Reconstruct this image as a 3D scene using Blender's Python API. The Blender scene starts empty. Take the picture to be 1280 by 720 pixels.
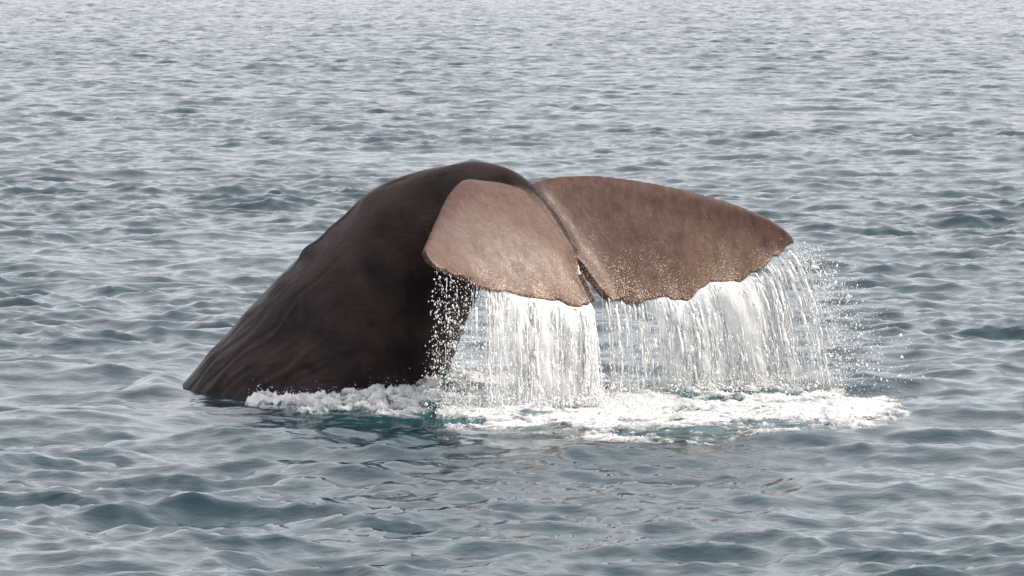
import bpy, math
import numpy as np
from mathutils import Vector, kdtree

# ------------------------------------------------------------------ camera, sky, sun, exposure
R = math.radians
sc = bpy.context.scene
CAM = np.array((0.0, -64.0, 5.3)); FPX = 7040.0; HORIZON = -80.0        # 1280x720 picture pixels
PITCH = math.atan((360.0 - HORIZON) / FPX)
cam = bpy.data.cameras.new("camera"); cam.sensor_width = 36.0; cam.lens = 36.0 * FPX / 1280.0
cam.clip_start = 0.5; cam.clip_end = 30000.0
cam.dof.use_dof = True; cam.dof.focus_distance = 64.3; cam.dof.aperture_fstop = 16.0
camo = bpy.data.objects.new("camera", cam); sc.collection.objects.link(camo)
camo.location = CAM; camo.rotation_euler = (R(90) - PITCH, 0, 0)
sc.camera = camo

SUN_AZ, SUN_EL = R(77), R(36)                                           # from +Y, clockwise
world = bpy.data.worlds.new("World"); sc.world = world; world.use_nodes = True
nt = world.node_tree; nt.nodes.clear()
sky = nt.nodes.new("ShaderNodeTexSky"); sky.sky_type = 'NISHITA'; sky.sun_disc = False
sky.sun_elevation = SUN_EL; sky.sun_rotation = SUN_AZ
sky.air_density = 1.5; sky.dust_density = 2.0; sky.ozone_density = 1.0
hs = nt.nodes.new("ShaderNodeHueSaturation"); hs.inputs['Saturation'].default_value = 0.22
bg = nt.nodes.new("ShaderNodeBackground"); bg.inputs['Strength'].default_value = 0.15
wo = nt.nodes.new("ShaderNodeOutputWorld")
nt.links.new(sky.outputs[0], hs.inputs['Color']); hz = nt.nodes.new("ShaderNodeMix"); hz.data_type = 'RGBA'; hz.inputs[0].default_value = 0.86      # even pale haze veil over the whole sky
tc = nt.nodes.new("ShaderNodeTexCoord"); sx = nt.nodes.new("ShaderNodeSeparateXYZ"); oc = nt.nodes.new("ShaderNodeMix"); oc.data_type = 'RGBA'   # overcast sky: steadily brighter from horizon to zenith
oc.inputs[6].default_value = (3.30, 3.40, 3.62, 1); oc.inputs[7].default_value = (4.9, 4.8, 4.85, 1)
nt.links.new(tc.outputs['Generated'], sx.inputs[0]); nt.links.new(sx.outputs[2], oc.inputs[0]); nt.links.new(oc.outputs[2], hz.inputs[7]); nt.links.new(hs.outputs[0], hz.inputs[6]); nt.links.new(hz.outputs[2], bg.inputs[0]); nt.links.new(bg.outputs[0], wo.inputs[0])

sund = bpy.data.lights.new("sun", 'SUN'); sund.energy = 2.5; sund.angle = R(2.0); sund.color = (1.0, 0.87, 0.75)
suno = bpy.data.objects.new("sun", sund); sc.collection.objects.link(suno)
sdir = Vector((math.sin(SUN_AZ) * math.cos(SUN_EL), math.cos(SUN_AZ) * math.cos(SUN_EL), math.sin(SUN_EL)))
suno.rotation_euler = sdir.to_track_quat('Z', 'Y').to_euler(); suno.location = (40, -20, 30)

sc.view_settings.view_transform = 'Standard'; sc.view_settings.look = 'None'
sc.view_settings.exposure = 1.05; sc.view_settings.gamma = 1.0
sc.render.engine = 'CYCLES'
sc.cycles.max_bounces = 8; sc.cycles.transparent_max_bounces = 24
rng = np.random.default_rng(7)

# ------------------------------------------------------------------ helpers
cp, sp = math.cos(PITCH), math.sin(PITCH)
def at(px, py, Y):
    """point on the vertical plane Y seen at picture pixel (px, py)"""
    a = (px - 640.0) / FPX; b = (360.0 - py) / FPX
    d = np.array((a, cp + b * sp, -sp + b * cp))
    return CAM + d * ((Y - CAM[1]) / d[1])
def on_sea(px, py, z=0.0):
    a = (px - 640.0) / FPX; b = (360.0 - py) / FPX
    d = np.array((a, cp + b * sp, -sp + b * cp))
    return CAM + d * ((z - CAM[2]) / d[2])

def mesh_np(name, v, quads=None, tris=None, smooth=True):
    v = np.asarray(v, np.float32)
    me = bpy.data.meshes.new(name)
    me.vertices.add(len(v)); me.vertices.foreach_set('co', v.ravel())
    loops = []; sizes = []
    if quads is not None and len(quads):
        loops.append(np.asarray(quads, np.int32).ravel()); sizes.append(np.full(len(quads), 4, np.int32))
    if tris is not None and len(tris):
        loops.append(np.asarray(tris, np.int32).ravel()); sizes.append(np.full(len(tris), 3, np.int32))
    loops = np.concatenate(loops); sizes = np.concatenate(sizes)
    starts = np.concatenate(([0], np.cumsum(sizes)[:-1])).astype(np.int32)
    me.loops.add(len(loops)); me.loops.foreach_set('vertex_index', loops)
    me.polygons.add(len(sizes)); me.polygons.foreach_set('loop_start', starts)
    me.polygons.foreach_set('use_smooth', np.full(len(sizes), smooth))
    me.update(calc_edges=True)
    return me
def fattr(me, name, val):
    a = me.attributes.new(name, 'FLOAT', 'POINT'); a.data.foreach_set('value', np.asarray(val, np.float32))
def link(name, me, mats, kind=None, label=None, cat=None, group=None):
    o = bpy.data.objects.new(name, me); sc.collection.objects.link(o)
    for m in (mats if isinstance(mats, (list, tuple)) else [mats]): me.materials.append(m)
    if kind: o["kind"] = kind
    if label: o["label"] = label
    if cat: o["category"] = cat
    if group: o["group"] = group
    return o
def grid_quads(nr, nc):
    i = np.arange(nr - 1)[:, None] * nc + np.arange(nc - 1)[None, :]
    return np.stack((i, i + 1, i + nc + 1, i + nc), -1).reshape(-1, 4)
def smoothstep(a, b, x):
    t = np.clip((x - a) / (b - a), 0, 1); return t * t * (3 - 2 * t)

class Tile:                                   # a periodic field, sampled bilinearly
    def __init__(s, f, L): s.f = f.astype(np.float32); s.L = L; s.N = f.shape[0]
    def __call__(s, x, y):
        u = (x / s.L) % 1.0 * s.N; v = (y / s.L) % 1.0 * s.N
        i = np.floor(u).astype(np.int64); j = np.floor(v).astype(np.int64); fu = u - i; fv = v - j
        i %= s.N; j %= s.N; i1 = (i + 1) % s.N; j1 = (j + 1) % s.N; f = s.f
        return (f[j, i] * (1 - fu) + f[j, i1] * fu) * (1 - fv) + (f[j1, i] * (1 - fu) + f[j1, i1] * fu) * fv
def kgrid(N, L):
    k = np.fft.fftfreq(N, L / N) * 2 * math.pi
    kx, ky = np.meshgrid(k, k); kk = np.hypot(kx, ky); kk[0, 0] = 1e-6
    return kx, ky, kk
def noise_tile(N, L, lo, hi, power, seed):    # 1/f^power noise with wavelengths between lo and hi, unit deviation
    g = np.random.default_rng(seed); kx, ky, kk = kgrid(N, L)
    amp = kk ** (-power) * (kk > 2 * math.pi / hi) * (kk < 2 * math.pi / lo)
    f = np.fft.ifft2(amp * np.exp(2j * math.pi * g.random((N, N)))).real
    return Tile(f / f.std(), L)
def wave_band(N, L, lo, hi, std, kp, spread, wind, seed):
    g = np.random.default_rng(seed); kx, ky, kk = kgrid(N, L)
    th = np.arctan2(ky, kx) - wind
    S = kk ** (-4.0) * np.exp(-1.25 * (kp / kk) ** 2) * ((1 - spread) * np.cos(th) ** 4 + spread)
    lam = 2 * math.pi / kk
    win = smoothstep(lo * .8, lo * 1.2, lam) * (1 - smoothstep(hi * .85, hi * 1.15, lam)); win[0, 0] = 0
    a = np.sqrt(S * win) * (g.normal(size=(N, N)) + 1j * g.normal(size=(N, N))); a[0, 0] = 0
    h = np.fft.ifft2(a); sd = h.real.std()
    dx = np.fft.ifft2(1j * kx / kk * a).real; dy = np.fft.ifft2(1j * ky / kk * a).real
    return [Tile(f / sd * std, L) for f in (h.real, dx, dy)]

# ------------------------------------------------------------------ sea surface function
WIND = R(83)
bands = [  # tiles, distances over which the band fades out of the mesh, chop
    (wave_band(512, 173.0, 2.4, 40., 0.040, 1.7, .18, WIND, 1), 3000, 6000, 0.8),
    (wave_band(512, 47.0, .75, 2.4, 0.0290, 4.2, .15, WIND + .12, 2), 500, 900, 0.9),
    (wave_band(512, 13.3, .19, .75, 0.0124, 8.0, .22, WIND - .15, 3), 130, 260, 0.8),
]
A_SEA = on_sea(555, 500)
GUST = noise_tile(512, 210., 2.5, 60., 1.2, 77)
GOFF = min(((ox, oy) for ox in range(0, 210, 7) for oy in range(0, 210, 7)),      # an ordinary lull lies in front of the whale
           key=lambda o: abs(GUST(np.linspace(-5, 5, 12)[:, None] + o[0], np.linspace(-18, -4, 12)[None, :] + o[1]).mean() + .1))
def bump_at(x, y, cx, cy, rx, ry, h):
    return h * np.exp(-((x - cx) / rx) ** 2 - ((y - cy) / ry) ** 2)
HB = on_sea(199, 487); HC = on_sea(492, 490)
def sea_point(x, y, detail=1.0):
    d = np.hypot(x - CAM[0], y - CAM[1])
    X = x.copy(); Y = y.copy(); Z = np.zeros_like(x)
    calm = 1 - .15 * np.exp(-((x + 1.0) / 5.) ** 2 - ((y - 0.) / 5.) ** 2)
    gust = np.clip(1 + .17 * GUST(x + GOFF[0], y + GOFF[1]) + .12 * GUST(y * .31 + 40, x * .27), .4, 1.6)
    for k, ((H, DX, DY), f0, f1, chop) in enumerate(bands):
        w = (1 - smoothstep(f0, f1, d)) * calm * (gust if k else 1)
        Z += w * H(x, y); X += chop * w * DX(x, y); Y += chop * w * DY(x, y)
    Z += bump_at(x, y, HB[0], HB[1], .38, .9, .22)          # water shouldered up in front of the back
    Z += bump_at(x, y, HC[0], HC[1] + .4, .85, .9, .30)     # water piled up along the flank
    return X, Y, Z

# ------------------------------------------------------------------ materials
def mat(name):
    m = bpy.data.materials.new(name); m.use_nodes = True
    n = m.node_tree; b = n.nodes['Principled BSDF']; return m, n, b
def node(n, t, **kw):
    x = n.nodes.new(t)
    for k, v in kw.items():
        if k in x.inputs: x.inputs[k].default_value = v
        else: setattr(x, k, v)
    return x
def ramp(n, src, p0, c0, p1, c1):
    r = n.nodes.new("ShaderNodeValToRGB"); e = r.color_ramp.elements
    e[0].position = p0; e[1].position = p1
    e[0].color = (*c0, 1) if isinstance(c0, tuple) else (c0, c0, c0, 1)
    e[1].color = (*c1, 1) if isinstance(c1, tuple) else (c1, c1, c1, 1)
    n.links.new(src, r.inputs[0]); return r.outputs[0]
def mixc(n, fac, a, b, mode='MIX'):
    m = n.nodes.new("ShaderNodeMix"); m.data_type = 'RGBA'; m.blend_type = mode
    for i, v in ((0, fac), (6, a), (7, b)):
        if hasattr(v, 'is_linked') or isinstance(v, bpy.types.NodeSocket): n.links.new(v, m.inputs[i])
        elif i == 0: m.inputs[i].default_value = v
        else: m.inputs[i].default_value = (*v, 1)
    return m.outputs[2]
def math_(n, op, a, b=None, clamp=False):
    m = n.nodes.new("ShaderNodeMath"); m.operation = op; m.use_clamp = clamp
    for i, v in ((0, a), (1, b)):
        if v is None: continue
        if isinstance(v, bpy.types.NodeSocket): n.links.new(v, m.inputs[i])
        else: m.inputs[i].default_value = v
    return m.outputs[0]
def coords(n, scale=(1, 1, 1), rot=(0, 0, 0), out='Object'):
    t = n.nodes.new("ShaderNodeTexCoord"); mp = n.nodes.new("ShaderNodeMapping")
    mp.inputs['Scale'].default_value = scale; mp.inputs['Rotation'].default_value = rot
    n.links.new(t.outputs[out], mp.inputs[0]); return mp.outputs[0]
def noise(n, vec, scale, detail=3, rough=.55, dist=0.0):
    x = node(n, "ShaderNodeTexNoise", Scale=scale, Detail=detail, Roughness=rough, Distortion=dist)
    n.links.new(vec, x.inputs['Vector']); return x.outputs[0]
def attr(n, name):
    a = n.nodes.new("ShaderNodeAttribute"); a.attribute_name = name; return a.outputs['Fac']

def make_water():
    m, n, b = mat("sea_water")
    L = n.links
    teal = attr(n, "teal")
    col = mixc(n, teal, (0.008, 0.029, 0.041), (0.022, 0.085, 0.095))
    L.new(col, b.inputs['Base Color'])
    b.inputs['IOR'].default_value = 1.333; b.inputs['Roughness'].default_value = 0.07
    v1 = coords(n, (.75, 1, 1), (0, 0, R(-12))); v2 = coords(n, (.7, 1, 1), (0, 0, R(14)))
    h1 = noise(n, v1, 1.5, 3, .5, .6); h2 = noise(n, v2, 9, 4, .55, .3)
    b1 = node(n, "ShaderNodeBump", Strength=1.0, Distance=.007); L.new(h1, b1.inputs['Height'])
    b2 = node(n, "ShaderNodeBump", Strength=1.0, Distance=.010); L.new(h2, b2.inputs['Height']); L.new(b1.outputs[0], b2.inputs['Normal'])
    # wavelets finer than the mesh carries far away: slopes of their own
    sl = node(n, "ShaderNodeTexNoise", Scale=2.4, Detail=3, Roughness=.6); L.new(v1, sl.inputs['Vector'])
    def vm(op, a, c):
        x = n.nodes.new("ShaderNodeVectorMath"); x.operation = op
        for i, q in ((0, a), (1, c)):
            if isinstance(q, bpy.types.NodeSocket): L.new(q, x.inputs[i])
            else: x.inputs[i].default_value = q
        return x.outputs[0]
    t = vm('MULTIPLY', vm('SUBTRACT', sl.outputs['Color'], (.5, .5, .5)), (1.05, 1.5, 0))
    sc_ = n.nodes.new("ShaderNodeVectorMath"); sc_.operation = 'SCALE'; L.new(t, sc_.inputs[0]); L.new(attr(n, "fine"), sc_.inputs['Scale'])
    ge = n.nodes.new("ShaderNodeNewGeometry")
    nn = n.nodes.new("ShaderNodeVectorMath"); nn.operation = 'NORMALIZE'; L.new(vm('ADD', sc_.outputs[0], ge.outputs['Normal']), nn.inputs[0])
    L.new(nn.outputs[0], b1.inputs['Normal'])
    L.new(b2.outputs[0], b.inputs['Normal'])
    return m
def make_white(name, base, rough, trans=0.0):
    m, n, b = mat(name)
    v = coords(n); nz = noise(n, v, 9, 4, .6)
    c = ramp(n, nz, .3, tuple(x * .8 for x in base), .7, base)
    n.links.new(c, b.inputs['Base Color'])
    b.inputs['Roughness'].default_value = rough; b.inputs['IOR'].default_value = 1.33
    b.inputs['Transmission Weight'].default_value = trans
    return m
def make_veil():
    m, n, b = mat("falling_water_film")
    L = n.links
    n.nodes.remove(b)
    df = node(n, "ShaderNodeBsdfDiffuse", Color=(.94, .95, .95, 1)); tl = node(n, "ShaderNodeBsdfTranslucent", Color=(.94, .95, .95, 1)); tp = n.nodes.new("ShaderNodeBsdfTransparent")
    mx = node(n, "ShaderNodeMixShader"); mx.inputs[0].default_value = .45; L.new(df.outputs[0], mx.inputs[1]); L.new(tl.outputs[0], mx.inputs[2])
    ma = node(n, "ShaderNodeMixShader"); L.new(tp.outputs[0], ma.inputs[1]); L.new(mx.outputs[0], ma.inputs[2])
    L.new(ma.outputs[0], n.nodes['Material Output'].inputs[0])
    uv = n.nodes.new("ShaderNodeUVMap"); uv.uv_map = "flow"
    def nz(sx, sy, det, dist):
        mp = n.nodes.new("ShaderNodeMapping"); mp.inputs['Scale'].default_value = (sx, sy, 1); L.new(uv.outputs[0], mp.inputs[0])
        return noise(n, mp.outputs[0], 1.0, det, .62, dist)
    a = nz(20, 1.3, 4, .4); c = nz(95, 7, 5, 1.0)
    s = math_(n, 'ADD', math_(n, 'MULTIPLY', a, .62), math_(n, 'MULTIPLY', c, .38))
    d = attr(n, "dens")
    th = math_(n, 'SUBTRACT', math_(n, 'ADD', s, math_(n, 'MULTIPLY', d, .30)), .60)
    al = math_(n, 'MULTIPLY', th, 5.5, True)
    al = math_(n, 'MULTIPLY', al, math_(n, 'MULTIPLY', d, 1.6, True), True)
    L.new(math_(n, 'MULTIPLY', al, .6), ma.inputs[0])
    return m
def make_skin():
    m, n, b = mat("wet_whale_skin")
    L = n.links
    fl = attr(n, "fluke"); ch = attr(n, "chord")
    v = coords(n)
    n1 = noise(n, v, 1.6, 5, .6, .3); n2 = noise(n, v, 6.5, 5, .65, .4); n3 = noise(n, v, 24, 3, .6)
    body = mixc(n, ramp(n, n1, .38, 0.0, .62, 1.0), (0.0105, 0.0062, 0.0062), (0.036, 0.0215, 0.0208))
    spots = ramp(n, noise(n, v, 3.1, 2, .5), .30, 0.45, .40, 1.0)
    body = mixc(n, 1.0, body, spots, 'MULTIPLY')
    flk = mixc(n, ramp(n, n2, .32, 0.0, .70, 1.0), (0.064, 0.0350, 0.0285), (0.102, 0.0568, 0.0462))
    ochre = math_(n, 'MULTIPLY', ramp(n, n1, .42, 0.0, .66, 1.0), math_(n, 'MULTIPLY', ch, .75), True)
    flk = mixc(n, ochre, flk, (0.17, 0.112, 0.076))
    flk = mixc(n, ramp(n, n3, .30, .35, .42, 0.0), flk, (0.085, 0.055, 0.048))
    # wet glints painted as pale flecks, denser towards the trailing edge
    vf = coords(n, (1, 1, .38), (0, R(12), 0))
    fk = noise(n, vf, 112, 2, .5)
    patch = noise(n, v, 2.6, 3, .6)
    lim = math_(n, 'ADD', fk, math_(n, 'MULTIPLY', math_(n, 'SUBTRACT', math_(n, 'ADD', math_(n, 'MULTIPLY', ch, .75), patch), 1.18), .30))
    glint_paint = math_(n, 'MULTIPLY', ramp(n, lim, .585, 0.0, .64, 1.0), ramp(n, fl, .5, 0.0, .9, 1.0))
    flk = mixc(n, math_(n, 'MULTIPLY', glint_paint, .8), flk, (0.66, 0.55, 0.42))
    run = noise(n, coords(n, (1, 1, .13), (0, R(14), 0)), 15, 4, .6, .2)        # sheen of water rivulets, painted as colour streaks down the blade
    flk = mixc(n, 1.0, flk, ramp(n, run, .3, .74, .7, 1.16), 'MULTIPLY')
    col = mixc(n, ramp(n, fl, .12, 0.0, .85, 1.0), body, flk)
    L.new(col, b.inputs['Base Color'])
    b.inputs['IOR'].default_value = 1.38; L.new(math_(n, 'SUBTRACT', .20, math_(n, 'MULTIPLY', fl, .0)), b.inputs['Specular IOR Level'])
    L.new(ramp(n, n2, .3, .34, .7, .52), b.inputs['Roughness'])
    b1 = node(n, "ShaderNodeBump", Strength=.35, Distance=.015); L.new(n2, b1.inputs['Height'])
    wv = coords(n, (.28, 1, 1), (0, R(-48), 0)); wrk = noise(n, wv, 13, 5, .65, .8)
    b0 = node(n, "ShaderNodeBump", Strength=.55, Distance=.022); L.new(wrk, b0.inputs['Height']); L.new(math_(n, 'SUBTRACT', .6, math_(n, 'MULTIPLY', fl, .6), True), b0.inputs['Strength'])
    L.new(b0.outputs[0], b1.inputs['Normal'])
    b2 = node(n, "ShaderNodeBump", Strength=.3, Distance=.006); L.new(noise(n, v, 48, 3, .6), b2.inputs['Height']); L.new(b1.outputs[0], b2.inputs['Normal'])
    L.new(b2.outputs[0], b.inputs['Normal'])
    return m
M_WATER = make_water(); M_SKIN = make_skin(); M_VEIL = make_veil()
M_FOAM = make_white("sea_foam", (.59, .605, .61), .6)
def soften(m):                                # thin froth lets the water under it show
    n = m.node_tree; b = n.nodes['Principled BSDF']; v = coords(n, (.4, 1, 1), (0, 0, R(8)))
    nz = math_(n, 'SUBTRACT', math_(n, 'ADD', noise(n, v, 7, 5, .7), math_(n, 'MULTIPLY', noise(n, v, 26, 3, .6), .5)), .75)
    a = math_(n, 'MULTIPLY', math_(n, 'ADD', math_(n, 'MULTIPLY', attr(n, "thick"), 1.45), math_(n, 'MULTIPLY', nz, 2.4)), 1.0, True)
    n.links.new(a, b.inputs['Alpha'])
soften(M_FOAM)
M_DROP = make_white("white_water", (.90, .91, .91), .25)

# ------------------------------------------------------------------ sea
def foam_field(x, y):
    """0..1 how churned the water is (under the flukes; along the flank)"""
    fx = np.array([540, 560, 620, 700, 760, 850, 950, 1050, 1128, 1150]); 
    ff = np.array([526, 537, 541, 544, 553, 557, 549, 541, 529, 521]); fb = np.array([515, 476, 470, 468, 468, 470, 474, 486, 504, 516])
    d = (y - CAM[1]); px = 640 + x / d * FPX * 1.0; py = HORIZON + CAM[2] / d * FPX
    f0 = np.interp(px, fx, ff); f1 = np.interp(px, fx, fb)
    mid = (f0 + f1) / 2; hw = np.maximum((f0 - f1) / 2, 1)
    A = np.clip(1.15 - np.abs(py - mid) / hw, 0, 1) * smoothstep(540, 562, px) * (1 - smoothstep(1085, 1150, px))
    gx = np.array([305, 330, 400, 450, 500, 548, 560]); gf = np.array([505, 512, 520, 518, 514, 510, 506]); gb = np.array([503, 488, 470, 462, 458, 462, 470])
    g0 = np.interp(px, gx, gf); g1 = np.interp(px, gx, gb); mid = (g0 + g1) / 2; hw = np.maximum((g0 - g1) / 2, 1)
    B = np.clip(1.3 - np.abs(py - mid) / hw, 0, 1) * smoothstep(303, 325, px) * (1 - smoothstep(540, 566, px))
    return A, B
def build_sea():
    d = [45.0]                                            # rows every 11 cm near the whale, wider apart with distance
    while d[-1] < 500: d.append(d[-1] + .11 * max(1.0, d[-1] / 100) ** 1.35)
    d = np.concatenate((np.geomspace(30000., 520., 60), np.array(d[::-1]), np.geomspace(44.5, 2.0, 30)))
    st = .0060 * 1.022 ** np.arange(1, 75); ext = np.concatenate((1.16 + np.cumsum(st), np.geomspace(3.0, 14, 12)))
    u = np.linspace(-1.16, 1.16, 400)
    u = np.concatenate((-ext[::-1], u, ext)) * (640 / FPX)
    X = d[:, None] * u[None, :]; Y = np.repeat(d[:, None] + CAM[1], len(u), 1)
    X = X + 0.0; x, y, z = sea_point(X.ravel(), Y.ravel())
    edge = np.repeat((np.abs(u) > 2.9 * 640 / FPX)[None, :], len(d), 0).ravel()
    z = np.where(edge, z * .5, z)
    A, B = foam_field(X.ravel(), Y.ravel())
    me = mesh_np("sea", np.stack((x, y, z), 1), grid_quads(len(d), len(u))[:, ::-1])
    teal = np.clip(smoothstep(.1, .7, A) + smoothstep(.05, .6, B), 0, 1)
    T1 = on_sea(530, 512); teal = np.clip(teal + .85 * np.exp(-((x - T1[0]) / .7) ** 2 - ((y - T1[1]) / 1.6) ** 2), 0, 1)
    fattr(me, "teal", teal); fattr(me, "fine", smoothstep(90, 280, np.hypot(x - CAM[0], y - CAM[1])))
    link("sea", me, M_WATER, kind="structure")
build_sea()

# ------------------------------------------------------------------ the whale: body + flukes, one skin
def spline(P, t_in, t_out):                    # natural-ish Catmull-Rom through rows of P
    P = np.asarray(P, float); n = len(P)
    t_in = np.asarray(t_in, float)
    m = np.zeros_like(P)
    for i in range(n):
        a = max(i - 1, 0); b = min(i + 1, n - 1); m[i] = (P[b] - P[a]) / (t_in[b] - t_in[a])
    k = np.clip(np.searchsorted(t_in, t_out, side='right') - 1, 0, n - 2)
    h = (t_in[k + 1] - t_in[k]); s = (t_out - t_in[k]) / h
    sh = (slice(None),) + (None,) * (P.ndim - 1); s = s[sh]; h = h[sh]
    return ((2 * s**3 - 3 * s**2 + 1) * P[k] + (s**3 - 2 * s**2 + s) * h * m[k] + (-2 * s**3 + 3 * s**2) * P[k + 1] + (s**3 - s**2) * h * m[k + 1])

SEC = [  # dorsal px,py,Y   ventral px,py,Y   half width  keel power
    ((90, 640, 1.4), (542, 770, 2.05), 1.43, .95), ((129, 600, 1.4), (540, 690, 2.0), 1.40, .95),
    ((216, 499, 1.35), (545, 565, 1.95), 1.30, .97), ((300, 404, 1.35), (555, 478, 1.9), 1.12, 1.0),
    ((385, 317, 1.3), (574, 418, 1.75), .93, 1.02), ((437, 263, 1.25), (594, 375, 1.6), .76, 1.05),
    ((475, 235, 1.15), (612, 345, 1.4), .62, 1.1), ((520, 217, 1.05), (632, 318, 1.2), .50, 1.15),
    ((560, 209, .95), (648, 302, 1.05), .41, 1.2), ((600, 204, .85), (658, 292, .93), .33, 1.25),
    ((635, 211, .76), (668, 288, .82), .21, 1.3), ((664, 229, .69), (678, 290, .75), .145, 1.3),
    ((689, 254, .63), (690, 298, .70), .10, 1.3), ((709, 283, .57), (702, 312, .64), .07, 1.2), ((722, 312, .53), (716, 328, .58), .04, 1.1)]
def build_whale():
    D = np.array([at(*s[0]) for s in SEC]); V = np.array([at(*s[1]) for s in SEC])
    W = np.array([(s[2], s[3]) for s in SEC]); ti = np.arange(len(SEC))
    NS, NA = 300, 260
    t = np.linspace(0, len(SEC) - 1, NS)
    d = spline(D, ti, t); v = spline(V, ti, t); w = spline(W, ti, t)
    c = (d + v) / 2; ax = (d - v) / 2
    tan = np.gradient(c, axis=0); lat = np.cross(tan, ax); lat /= np.linalg.norm(lat, axis=1)[:, None]
    flip = np.sign(lat[:, 1]); lat = -lat * flip[:, None]                       # towards the viewer's side
    th = np.linspace(0, 2 * math.pi, NA, endpoint=False)
    co = np.cos(th); si = np.sin(th)
    lw = np.sign(si)[None, :] * np.abs(si)[None, :] ** w[:, 1:2]
    pts = c[:, None] + ax[:, None] * co[None, :, None] + lat[:, None] * (lw * w[:, :1])[..., None]
    # folds that run along the body beside the back, knuckles along its crest
    rad = pts - c[:, None]; rn = rad / np.linalg.norm(rad, axis=2, keepdims=True)
    T = t[:, None]; TH = th[None, :]
    wob = .10 * np.sin(T * 1.9) + .06 * np.sin(T * 4.3 + 1)
    fold = np.zeros_like(lw)
    fg = np.random.default_rng(5)
    for a0 in np.linspace(.14, 1.25, 13):
        a0 = a0 + fg.normal(0, .02); wd = fg.uniform(.018, .04); amp = fg.choice((-1, -1, 1)) * fg.uniform(.012, .034); ta = fg.uniform(.8, 2.2); tb = fg.uniform(3.0, 5.0) - .9 * max(a0 - .5, 0)
        wob = .10 * np.sin(T * 1.9) + .06 * np.sin(T * 4.3 + 1) + .025 * np.sin(T * 9 + a0 * 20)
        fold += amp * np.exp(-((TH - a0 - wob) / wd) ** 2) * smoothstep(ta - .6, ta + .4, T) * (1 - smoothstep(tb - 1.0, tb, T))
    for t0, wt, amp in ((4.02, .16, .055), (3.55, .14, .035), (3.1, .14, .03), (2.6, .15, .03), (4.5, .2, .02)):
        dth = np.minimum(TH, 2 * math.pi - TH)
        fold += 1.7 * amp * np.exp(-((T - t0) / wt) ** 2 - (dth / .16) ** 2)
    lump = noise_tile(256, 8., .5, 3., 1.2, 21)
    fold += .012 * lump(T * .55 + 0 * TH, TH * 1.0 + 0 * T) * (1 - smoothstep(9, 11, T))
    pts = pts + rn * (fold * .75)[..., None]
    body = pts.reshape(-1, 3)
    i = np.arange(NS - 1)[:, None] * NA + np.arange(NA)[None, :]; j = np.arange(NS - 1)[:, None] * NA + (np.arange(NA) + 1)[None, :] % NA
    bq = np.stack((i, j, j + NA, i + NA), -1).reshape(-1, 4)
    body = np.vstack((body, c[0], c[-1])); k0 = len(body) - 2
    a = np.arange(NA); b = (a + 1) % NA
    bt = np.vstack((np.stack((b, a, np.full(NA, k0)), 1), np.stack((a + (NS - 1) * NA, b + (NS - 1) * NA, np.full(NA, k0 + 1)), 1)))

    # flukes: columns root -> tip, each leading edge / mid chord / trailing edge
    LEFT = [((655, 232, .66), (690, 268, .60), (722, 322, .54)), ((628, 223, .50), (690, 283, .40), (728, 369, .22)), ((604, 220, .28), (676, 290, .12), (737, 381, .0)),
            ((582, 220, -.02), (652, 297, -.2), (706, 379, -.25)), ((563, 240, -.45), (616, 310, -.65), (656, 369, -.68)), ((549, 270, -.95), (582, 325, -1.1), (611, 359, -1.12)),
            ((538, 295, -1.36), (556, 328, -1.46), (576, 345, -1.48)), ((532, 312, -1.64), (537, 323, -1.67), (546, 331, -1.66))]
    RIGHT = [((655, 232, .72), (692, 268, .66), (722, 322, .54)), ((672, 223, .90), (718, 290, .80), (756, 365, .60)), ((700, 218, 1.05), (748, 297, .95), (774, 377, .74)),
             ((745, 217, 1.25), (792, 300, 1.15), (806, 373, .88)), ((800, 224, 1.45), (838, 300, 1.36), (846, 374, 1.08)), ((860, 237, 1.65), (884, 300, 1.58), (886, 359, 1.30)),
             ((920, 255, 1.85), (932, 300, 1.80), (930, 344, 1.58)), ((962, 273, 1.97), (966, 300, 1.95), (964, 325, 1.82)), ((984, 288, 2.03), (986, 299, 2.02), (983, 310, 1.98)), ((991, 295, 2.06), (992, 298, 2.06), (991, 302, 2.05))]
    parts = []
    edges = {}
    for nm, cols, sg in (('near', LEFT, -1), ('far', RIGHT, 1)):
        P = np.array([[at(*q) for q in col] for col in cols])                   # n,3,3
        n = len(cols); NSP, NCH = 150, 70
        s = np.linspace(0, n - 1, NSP); P = spline(P, np.arange(n), s)          # NSP,3,3
        rag = noise_tile(256, 20., .09, .7, 1.1, 31 + sg)(s * .4, 0 * s) * (.032 if sg > 0 else .018) * smoothstep(.8, 2, s) \
            + noise_tile(256, 20., .04, .12, .5, 41 + sg)(s * .4, 0 * s) * .005
        chd = P[:, 2] - P[:, 0]; chd /= np.linalg.norm(chd, axis=1)[:, None]
        P[:, 2] += chd * rag[:, None]
        tc = (1 - np.cos(np.linspace(0, math.pi, NCH))) / 2 * .5 + np.linspace(0, 1, NCH) * .5
        q0 = 2 * (tc - .5) * (tc - 1); q1 = -4 * tc * (tc - 1); q2 = 2 * tc * (tc - .5)
        S = P[:, 0][:, None] * q0[None, :, None] + P[:, 1][:, None] * q1[None, :, None] + P[:, 2][:, None] * q2[None, :, None]
        du = np.gradient(S, axis=0); dv = np.gradient(S, axis=1)
        N = np.cross(du, dv); N /= np.linalg.norm(N, axis=2, keepdims=True) + 1e-9
        N *= np.sign(-N[..., 1:2])                                              # dorsal side looks at the viewer
        fr = s / (n - 1)
        thick = (.28 * (1 - fr) ** 1.1 + .075)
        prof = 2.6 * (np.sqrt(np.maximum(tc, 0)) * .62 - .30 * tc - .32 * tc ** 2) 
        hgt = thick[:, None] * np.maximum(prof, 0)[None, :] * .5 + .016 * smoothstep(0, .05, tc)[None, :]
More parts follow.
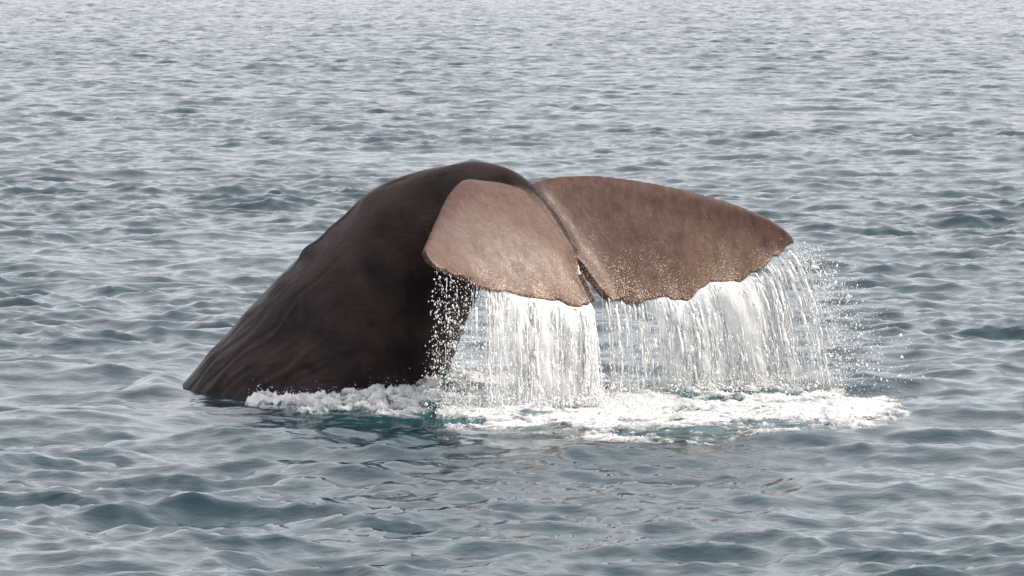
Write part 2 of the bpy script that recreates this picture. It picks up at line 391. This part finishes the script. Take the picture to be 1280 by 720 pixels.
        # a shallow waviness of the blade
        lead = np.clip(1 - tc / .16, 0, 1); rnd = (1 - np.sqrt(1 - lead ** 2 * .999))[None, :] * (.03 + .07 * (1 - fr))[:, None]
        S = S + N * (.007 * noise_tile(128, 4., .5, 2., 1., 61 + sg)((s * .35)[:, None] + 0 * tc[None, :], (tc * .8)[None, :] + 0 * s[:, None]) * np.sin(math.pi * tc)[None, :])[..., None]
        up = S - N * rnd[..., None]; lo = S - N * np.maximum(hgt * 1.9, rnd[:, :1] + .004)[..., None]
        g = np.arange(NSP * NCH).reshape(NSP, NCH); off = NSP * NCH
        verts = np.vstack((up.reshape(-1, 3), lo.reshape(-1, 3)))
        qd = grid_quads(NSP, NCH); q = [qd, qd[:, ::-1] + off]
        for ring in (g[0, :], g[-1, ::-1], g[::-1, 0], g[:, -1]):
            a_, b_ = ring[:-1], ring[1:]; q.append(np.stack((a_, a_ + off, b_ + off, b_), 1))
        parts.append((verts, np.vstack(q), np.tile(np.repeat(fr, NCH), 2), np.tile(np.tile(tc, NSP), 2)))
        edges[nm] = (S[:, -1] - N[:, -1] * .012, fr)
    V_ = [body]; Q = [bq]; off = len(body)
    for pv, pq, _, _ in parts: V_.append(pv); Q.append(pq + off); off += len(pv)
    me = mesh_np("raw", np.vstack(V_), np.vstack(Q), bt)
    import bmesh
    bm = bmesh.new(); bm.from_mesh(me); bmesh.ops.recalc_face_normals(bm, faces=bm.faces); bm.to_mesh(me); bm.free()
    tmp = bpy.data.objects.new("raw", me); sc.collection.objects.link(tmp)
    r = tmp.modifiers.new("r", 'REMESH'); r.mode = 'VOXEL'; r.voxel_size = .0175; r.adaptivity = 0
    dg = bpy.context.evaluated_depsgraph_get()
    out = bpy.data.meshes.new_from_object(tmp.evaluated_get(dg)); bpy.data.objects.remove(tmp)
    nv = len(out.vertices); co_ = np.empty(nv * 3, np.float32); out.vertices.foreach_get('co', co_); co_ = co_.reshape(-1, 3).astype(float)
    ne = len(out.edges); ed = np.empty(ne * 2, np.int32); out.edges.foreach_get('vertices', ed); ed = ed.reshape(-1, 2)
    deg = np.bincount(ed.ravel(), minlength=nv).astype(float)
    def avg(f):
        o_ = np.zeros_like(f)
        if f.ndim == 1:
            return (np.bincount(ed[:, 0], f[ed[:, 1]], nv) + np.bincount(ed[:, 1], f[ed[:, 0]], nv)) / np.maximum(deg, 1)
        return np.stack([avg(f[:, k]) for k in range(3)], 1)
    # which skin: nearest fluke dorsal point
    fv = np.vstack([p[0] for p in parts]); fs = np.concatenate([p[2] for p in parts]); fc = np.concatenate([p[3] for p in parts])
    sub = slice(0, None, 3)
    kd = kdtree.KDTree(len(fv[sub]))
    for i_, p in enumerate(fv[sub]): kd.insert(p, i_)
    kd.balance(); fs_, fc_ = fs[sub], fc[sub]
    res = np.zeros((nv, 3)); cand = np.where(co_[:, 0] > at(500, 300, 0)[0])[0]; res[:, 0] = 9
    for i_ in cand:
        _, ix, dist = kd.find(co_[i_]); res[i_] = dist, fs_[ix], fc_[ix]
    ridge = (d[t > 8.5])
    rd = np.full(nv, 9.0); rt = np.zeros(nv)
    for p, tp in zip(ridge[::2], t[t > 8.5][::2]):
        dd = np.linalg.norm(co_ - p, axis=1); rt = np.where(dd < rd, tp, rt); rd = np.minimum(rd, dd)
    fluke = (1 - smoothstep(.02, .10, res[:, 0])) * smoothstep(.02, .16, res[:, 1] + np.maximum(res[:, 2] - .55, 0) * .3)
    fluke = np.maximum(fluke, .35 * smoothstep(10.2, 12.4, rt) * (rd < .35))
    # smooth: a little everywhere, much where blade and stock blend
    wgt = np.clip(.35 + .6 * np.exp(-(rd / .35) ** 2) * (1 - smoothstep(.2, .34, res[:, 1])), 0, .95)
    w2 = np.where(res[:, 2] > .9, .25, wgt)
    for it in range(16):
        k = w2 if it < 3 else np.where(rd < .7, np.maximum(w2 - .35, 0), 0)
        co_ += (avg(co_) - co_) * k[:, None]
    for it in range(10): fluke = .5 * fluke + .5 * avg(fluke)
    out.vertices.foreach_set('co', co_.astype(np.float32).ravel()); out.update()
    out.polygons.foreach_set('use_smooth', np.ones(len(out.polygons), bool))
    fattr(out, "fluke", fluke); fattr(out, "chord", np.where(res[:, 0] < 1, res[:, 2], 0))
    out.name = "sperm_whale"
    link("sperm_whale", out, M_SKIN, label="dark sperm whale diving, tail stock arched and brown flukes raised streaming water", cat="whale")
    return edges
EDGES = build_whale()

# ------------------------------------------------------------------ falling water
def ligaments(P, Q, r):
    """elongated water threads from P to Q (n,3) with radius r: 3 sides, 4 rings"""
    n = len(P); tt = np.array([0, .22, .72, 1.0]); rr = np.array([.10, .95, 1.0, .15])
    ang = np.array([0, 1, 2]) * 2 * math.pi / 3 + rng.uniform(0, 6.3, (n, 1, 1))
    dirv = Q - P; ln = np.linalg.norm(dirv, axis=1, keepdims=True); dirv = dirv / np.maximum(ln, 1e-6)
    e1 = np.cross(dirv, np.array((0.0, 1.0, 0.0))); e1 /= np.linalg.norm(e1, axis=1, keepdims=True) + 1e-9; e2 = np.cross(dirv, e1)
    cen = P[:, None] + (Q - P)[:, None] * tt[None, :, None]
    cen = cen + e1[:, None] * rng.normal(0, .4, (n, 4, 1)) * r[:, None, None] + e2[:, None] * rng.normal(0, .4, (n, 4, 1)) * r[:, None, None]
    rad = (r[:, None] * rr[None, :] * rng.uniform(.65, 1.35, (n, 4)))[:, :, None]
    ring = cen[:, :, None] + e1[:, None, None] * (np.cos(ang) * rad)[..., None] + e2[:, None, None] * (np.sin(ang) * rad)[..., None]
    v = ring.reshape(-1, 3); base = np.arange(n)[:, None, None] * 12
    k = np.arange(3)[None, :, None] * 3; j = np.arange(3)[None, None, :]; j1 = (j + 1) % 3
    q = np.stack((base + k + j, base + k + j1, base + k + 3 + j1, base + k + 3 + j), -1).reshape(-1, 4)
    return v, q
OCT = np.array(((1, 0, 0), (0, 1, 0), (-1, 0, 0), (0, -1, 0), (0, 0, 1), (0, 0, -1)), float)
OCT_T = np.array(((0, 1, 4), (1, 2, 4), (2, 3, 4), (3, 0, 4), (1, 0, 5), (2, 1, 5), (3, 2, 5), (0, 3, 5)))
def drops(P, r, el=None):
    n = len(P); el = np.ones(n) if el is None else el
    a = rng.uniform(0, 2 * math.pi, n); ca, sa = np.cos(a), np.sin(a)
    s = OCT[None] * r[:, None, None] * rng.uniform(.7, 1.3, (n, 1, 3)); s[..., 2] *= el[:, None]
    x = s[..., 0] * ca[:, None] - s[..., 1] * sa[:, None]; y = s[..., 0] * sa[:, None] + s[..., 1] * ca[:, None]
    v = (np.stack((x, y, s[..., 2]), -1) + P[:, None]).reshape(-1, 3)
    return v, (OCT_T[None] + np.arange(n)[:, None, None] * 6).reshape(-1, 3)
class Geo:
    def __init__(s): s.v = []; s.q = []; s.t = []; s.n = 0
    def add(s, v, q=None, t=None):
        s.v.append(v)
        if q is not None: s.q.append(q + s.n)
        if t is not None: s.t.append(t + s.n)
        s.n += len(v)
    def mesh(s, name):
        return mesh_np(name, np.vstack(s.v), np.vstack(s.q) if s.q else None, np.vstack(s.t) if s.t else None)
G = 9.81
class Fall:
    def __init__(s, edge, fr, vx_of, vy_of):
        s.e = edge; s.f = fr; s.vx = vx_of; s.vy = vy_of
    def start(s, u): return np.stack([np.interp(u, s.f, s.e[:, k]) for k in range(3)], -1)
    def T(s, u): return np.sqrt(2 * (np.maximum(s.start(u)[..., 2], .02) + .02) / G)
    def pos(s, u, tm, jx=0, jy=0):
        p = s.start(u).copy(); p[..., 0] += (s.vx(u) + jx) * tm; p[..., 1] += (s.vy(u) + jy) * tm; p[..., 2] -= .5 * G * tm ** 2; return p
def pick(dens, n):
    u = np.linspace(0, 1, 2000); c = np.cumsum(dens(u)); c /= c[-1]; return np.interp(rng.random(n), c, u)
def curtain(name, fall, d_lig, n_str, d_drop, n_drop, d_veil, label, wid, drift):
    g = Geo()
    # strands: bunches of threads down one path, breaking up as they fall
    nb = 70; cu = pick(d_lig, nb); ci = rng.integers(0, nb, n_str)
    us = np.where(rng.random(n_str) < .55, cu[ci] + rng.normal(0, .007, n_str), pick(d_lig, n_str)); us = np.clip(us, 0.02, .985)
    cjx = rng.normal(0, .07, nb); cjy = rng.normal(0, .12, nb)
    jx = cjx[ci] * .8 + rng.normal(0, .045, n_str); jy = cjy[ci] + rng.normal(0, .08, n_str); rs = rng.lognormal(math.log(wid), .75, n_str).clip(.0015, .018)
    ph = rng.uniform(0, 6.3, n_str); wa = rng.normal(0, .018, n_str)
    ns = n_str * 8; k = rng.integers(0, n_str, ns); a = rng.random(ns) ** 1.1; ln = rng.lognormal(math.log(.085), .6, ns) * (1.25 - .6 * a)
    b_ = np.minimum(a + ln, 1.03); T = fall.T(us)
    P = fall.pos(us[k], T[k] * np.sqrt(a), jx[k], jy[k]); Q = fall.pos(us[k], T[k] * np.sqrt(b_), jx[k], jy[k])
    P[:, 0] += wa[k] * np.sin(ph[k] + 7 * a) * a; Q[:, 0] += wa[k] * np.sin(ph[k] + 7 * b_) * b_
    v, q = ligaments(P, Q, rs[k] * (1.15 - .45 * a)); g.add(v, q)
    # splash where they land
    nl = 3200; u = pick(d_lig, nl); hop = rng.exponential(.09, nl)
    P = fall.pos(u, fall.T(u), rng.normal(0, .2, nl), rng.normal(0, .5, nl)); P[:, 2] = rng.uniform(.0, .06, nl) + hop
    v, t = drops(P, rng.lognormal(math.log(.007), .5, nl) * np.exp(-hop * 1.2)); g.add(v, t=t)
    # drops shed by the strands
    u = pick(d_drop, n_drop); T = fall.T(u); a = rng.random(n_drop) ** .75
    P = fall.pos(u, T * np.sqrt(a), rng.normal(0, .12, n_drop) + drift(u) * np.abs(rng.normal(0, 1, n_drop)), rng.normal(0, .3, n_drop))
    r = rng.lognormal(math.log(.0050), .42, n_drop)
    v, t = drops(P, r, rng.uniform(1, 2.4, n_drop)); g.add(v, t=t)
    me = g.mesh(name)
    o = link(name, me, M_DROP, kind="stuff", label=label, cat="falling water")
    # films between the strands
    gv = Geo(); uvs = []; den = []
    wv = noise_tile(256, 6., .12, 1.5, 1.0, hash(len(name)) % 91 + 3)
    for L in range(4):
        NU, NV = 200, 36
        U, A = np.meshgrid(np.linspace(0, 1, NU), np.linspace(0, 1, NV))
        Tm = fall.T(U) * np.sqrt(A) * 1.0
        p = fall.pos(U, Tm, 0, (L - 1.5) * .14)
        p[..., 1] += (.02 + .05 * A) * wv(U * 4 + L * 1.7, A * .5 + L) * smoothstep(0, .15, A)
        p[..., 0] += .03 * A * wv(U * 4 + 3.1, A * .6 + L * 2)
        gv.add(p.reshape(-1, 3), grid_quads(NV, NU))
        wdt = np.linalg.norm(fall.e[-1] - fall.e[0])
        uvs.append(np.stack((U * wdt + L * 7.3, A * 1.2 + L * 3.1), -1).reshape(-1, 2))
        cl = 1 + .22 * wv(U * 5.0 + L * 2.3, A * .35 + L * 1.3 + 2)
        den.append((d_veil(U) * cl * (1.15 - .35 * A) * smoothstep(-.06, .02, A)).ravel())
    mv = gv.mesh("water_film"); uvs = np.vstack(uvs)
    lay = mv.uv_layers.new(name="flow"); li = np.empty(len(mv.loops), np.int32); mv.loops.foreach_get('vertex_index', li)
    lay.data.foreach_set('uv', uvs[li].astype(np.float32).ravel())
    fattr(mv, "dens", np.concatenate(den))
    f = link("water_film", mv, M_VEIL, kind="stuff"); f.parent = o
    return o
def prof(*pts):
    x, y = zip(*pts); return lambda u: np.interp(u, x, y)
eN, fN = EDGES['near']; eF, fF = EDGES['far']
near_fall = Fall(eN, fN, lambda u: prof((0, .12), (.3, .08), (.7, .0), (1, -.06))(u), lambda u: -.45 + 0 * u)
far_fall = Fall(eF, fF, lambda u: prof((0, .10), (.3, .2), (.6, .5), (1, 1.05))(u), lambda u: -.05 + 0 * u)
# near fluke: u 0 = notch ... 1 = tip
curtain("water_curtain", near_fall, prof((0, .1), (.13, .3), (.17, 1), (.5, 1), (.6, .6), (.68, .25), (.74, .05), (.8, .012), (1, .006)), 1150,
        prof((0, .4), (.2, 1), (.6, .9), (.72, 1.3), (1, 1.1)), 6500, prof((0, 0), (.14, .1), (.2, 1.2), (.4, 1.05), (.6, .5), (.74, .2), (.84, .0), (1, 0)),
        "white curtain of water pouring off the fluke beside the whale's flank", .0044, lambda u: -.05 * (u > .7))
curtain("water_curtain", far_fall, prof((0, 0), (.08, .0), (.13, .10), (.2, .09), (.36, .12), (.42, .9), (.5, 1), (.68, 1), (.71, .30), (.78, .20), (.84, .08), (1, .04)), 1150,
        prof((0, 0), (.06, .1), (.2, .3), (.36, .35), (.45, 1), (.75, 1), (.9, 1.0), (1, 1.0)), 5200, prof((0, 0), (.1, .0), (.14, .18), (.3, .16), (.38, .4), (.45, .78), (.66, .78), (.71, .16), (.8, .05), (.9, .0), (1, .0)),
        "white streams and drops falling from the fluke stretched away from the flank", .0044, lambda u: .10 + .55 * smoothstep(.6, 1, u))

# ------------------------------------------------------------------ foam on the water
F0 = noise_tile(512, 8.3, .22, 1.3, 1.2, 54); F1 = noise_tile(512, 9.0, .05, 1.4, 1.35, 51); F2 = noise_tile(512, 3.1, .02, .25, .9, 52); F3 = noise_tile(512, 7.0, .25, 2.5, 1.2, 53)
def foam_patch(name, px0, px1, py0, py1, which, lift, label):
    P0 = on_sea(px0, py1); P1 = on_sea(px1, py0)
    xs = np.arange(on_sea(px0, py0)[0], P1[0], .016); ys = np.arange(P0[1], P1[1], .034)
    X, Y = np.meshgrid(xs, ys); x = X.ravel(); y = Y.ravel()
    w = foam_field(x, y)[which]
    sx, sy, sz = sea_point(x, y)
    m = w * 1.35 - .52 + .44 * F1(x * .6 + 2.2, y * 1.0 + 5) + .18 * F3(x * .6 + 1.1, y * 1.0 + 3) + .12 * F2(x * .7, y)
    m = m + (.16 * (1 - smoothstep(.6, 1.6, x)) if which == 0 else 0)      # thickest under the near fluke
    m = np.minimum(m, w * 4 - .15)
    th = np.clip(m, 0, 1)
    lump = np.abs(F0(x * .8 + 3, y + 1)) + (.25, .2)[which] * F2(x, y)
    z = sz - .02 + .04 * np.minimum(th * 3, 1) + lift * np.clip(th, 0, .8) * lump
    z = np.where(m > 0, np.maximum(z, sz + .006), sz - .02)
    g = grid_quads(len(ys), len(xs)); keep = (m[g] > 0).any(1); g = g[keep]
    used = np.unique(g); mp = np.full(len(x), -1); mp[used] = np.arange(len(used))
    geo = Geo(); geo.add(np.stack((sx, sy, z), 1)[used], mp[g]); thick = th[used]
    # spatter hopping above the foam
    idx = rng.choice(np.where(m > .25)[0], 3500 if which == 0 else 1800)
    hop = rng.exponential(.10 if which == 0 else .05, len(idx))
    P = np.stack((sx[idx] + rng.normal(0, .04, len(idx)), sy[idx], z[idx] + hop), 1)
    v, t = drops(P, rng.lognormal(math.log(.0055), .5, len(idx)) * np.exp(-hop * 1.5)); geo.add(v, t=t)
    me = geo.mesh(name); fattr(me, "thick", np.concatenate((thick, np.full(len(v), 1.0))))
    return link(name, me, M_FOAM, kind="stuff", label=label, cat="foam")
foam_patch("foam", 540, 1155, 460, 556, 0, .026, "wide white churned foam where the water from the flukes lands")
foam_patch("foam", 300, 565, 452, 520, 1, .085, "white foam breaking along the waterline of the dark flank")

# drops drifting beyond the far fluke's tip and over the dark flank
n = 1500
u = rng.random(n); a = rng.random(n)
P = far_fall.pos(.8 + .2 * u, far_fall.T(.8 + .2 * u) * np.sqrt(a), np.abs(rng.normal(0, .9, n)), rng.normal(0, .5, n))
g = Geo(); v, t = drops(P, rng.lognormal(math.log(.0040), .65, n), rng.uniform(1, 2, n)); g.add(v, t=t)
link("spray", g.mesh("spray"), M_DROP, kind="stuff", label="fine scattered spray drifting beyond the tip of the farther fluke", cat="spray")
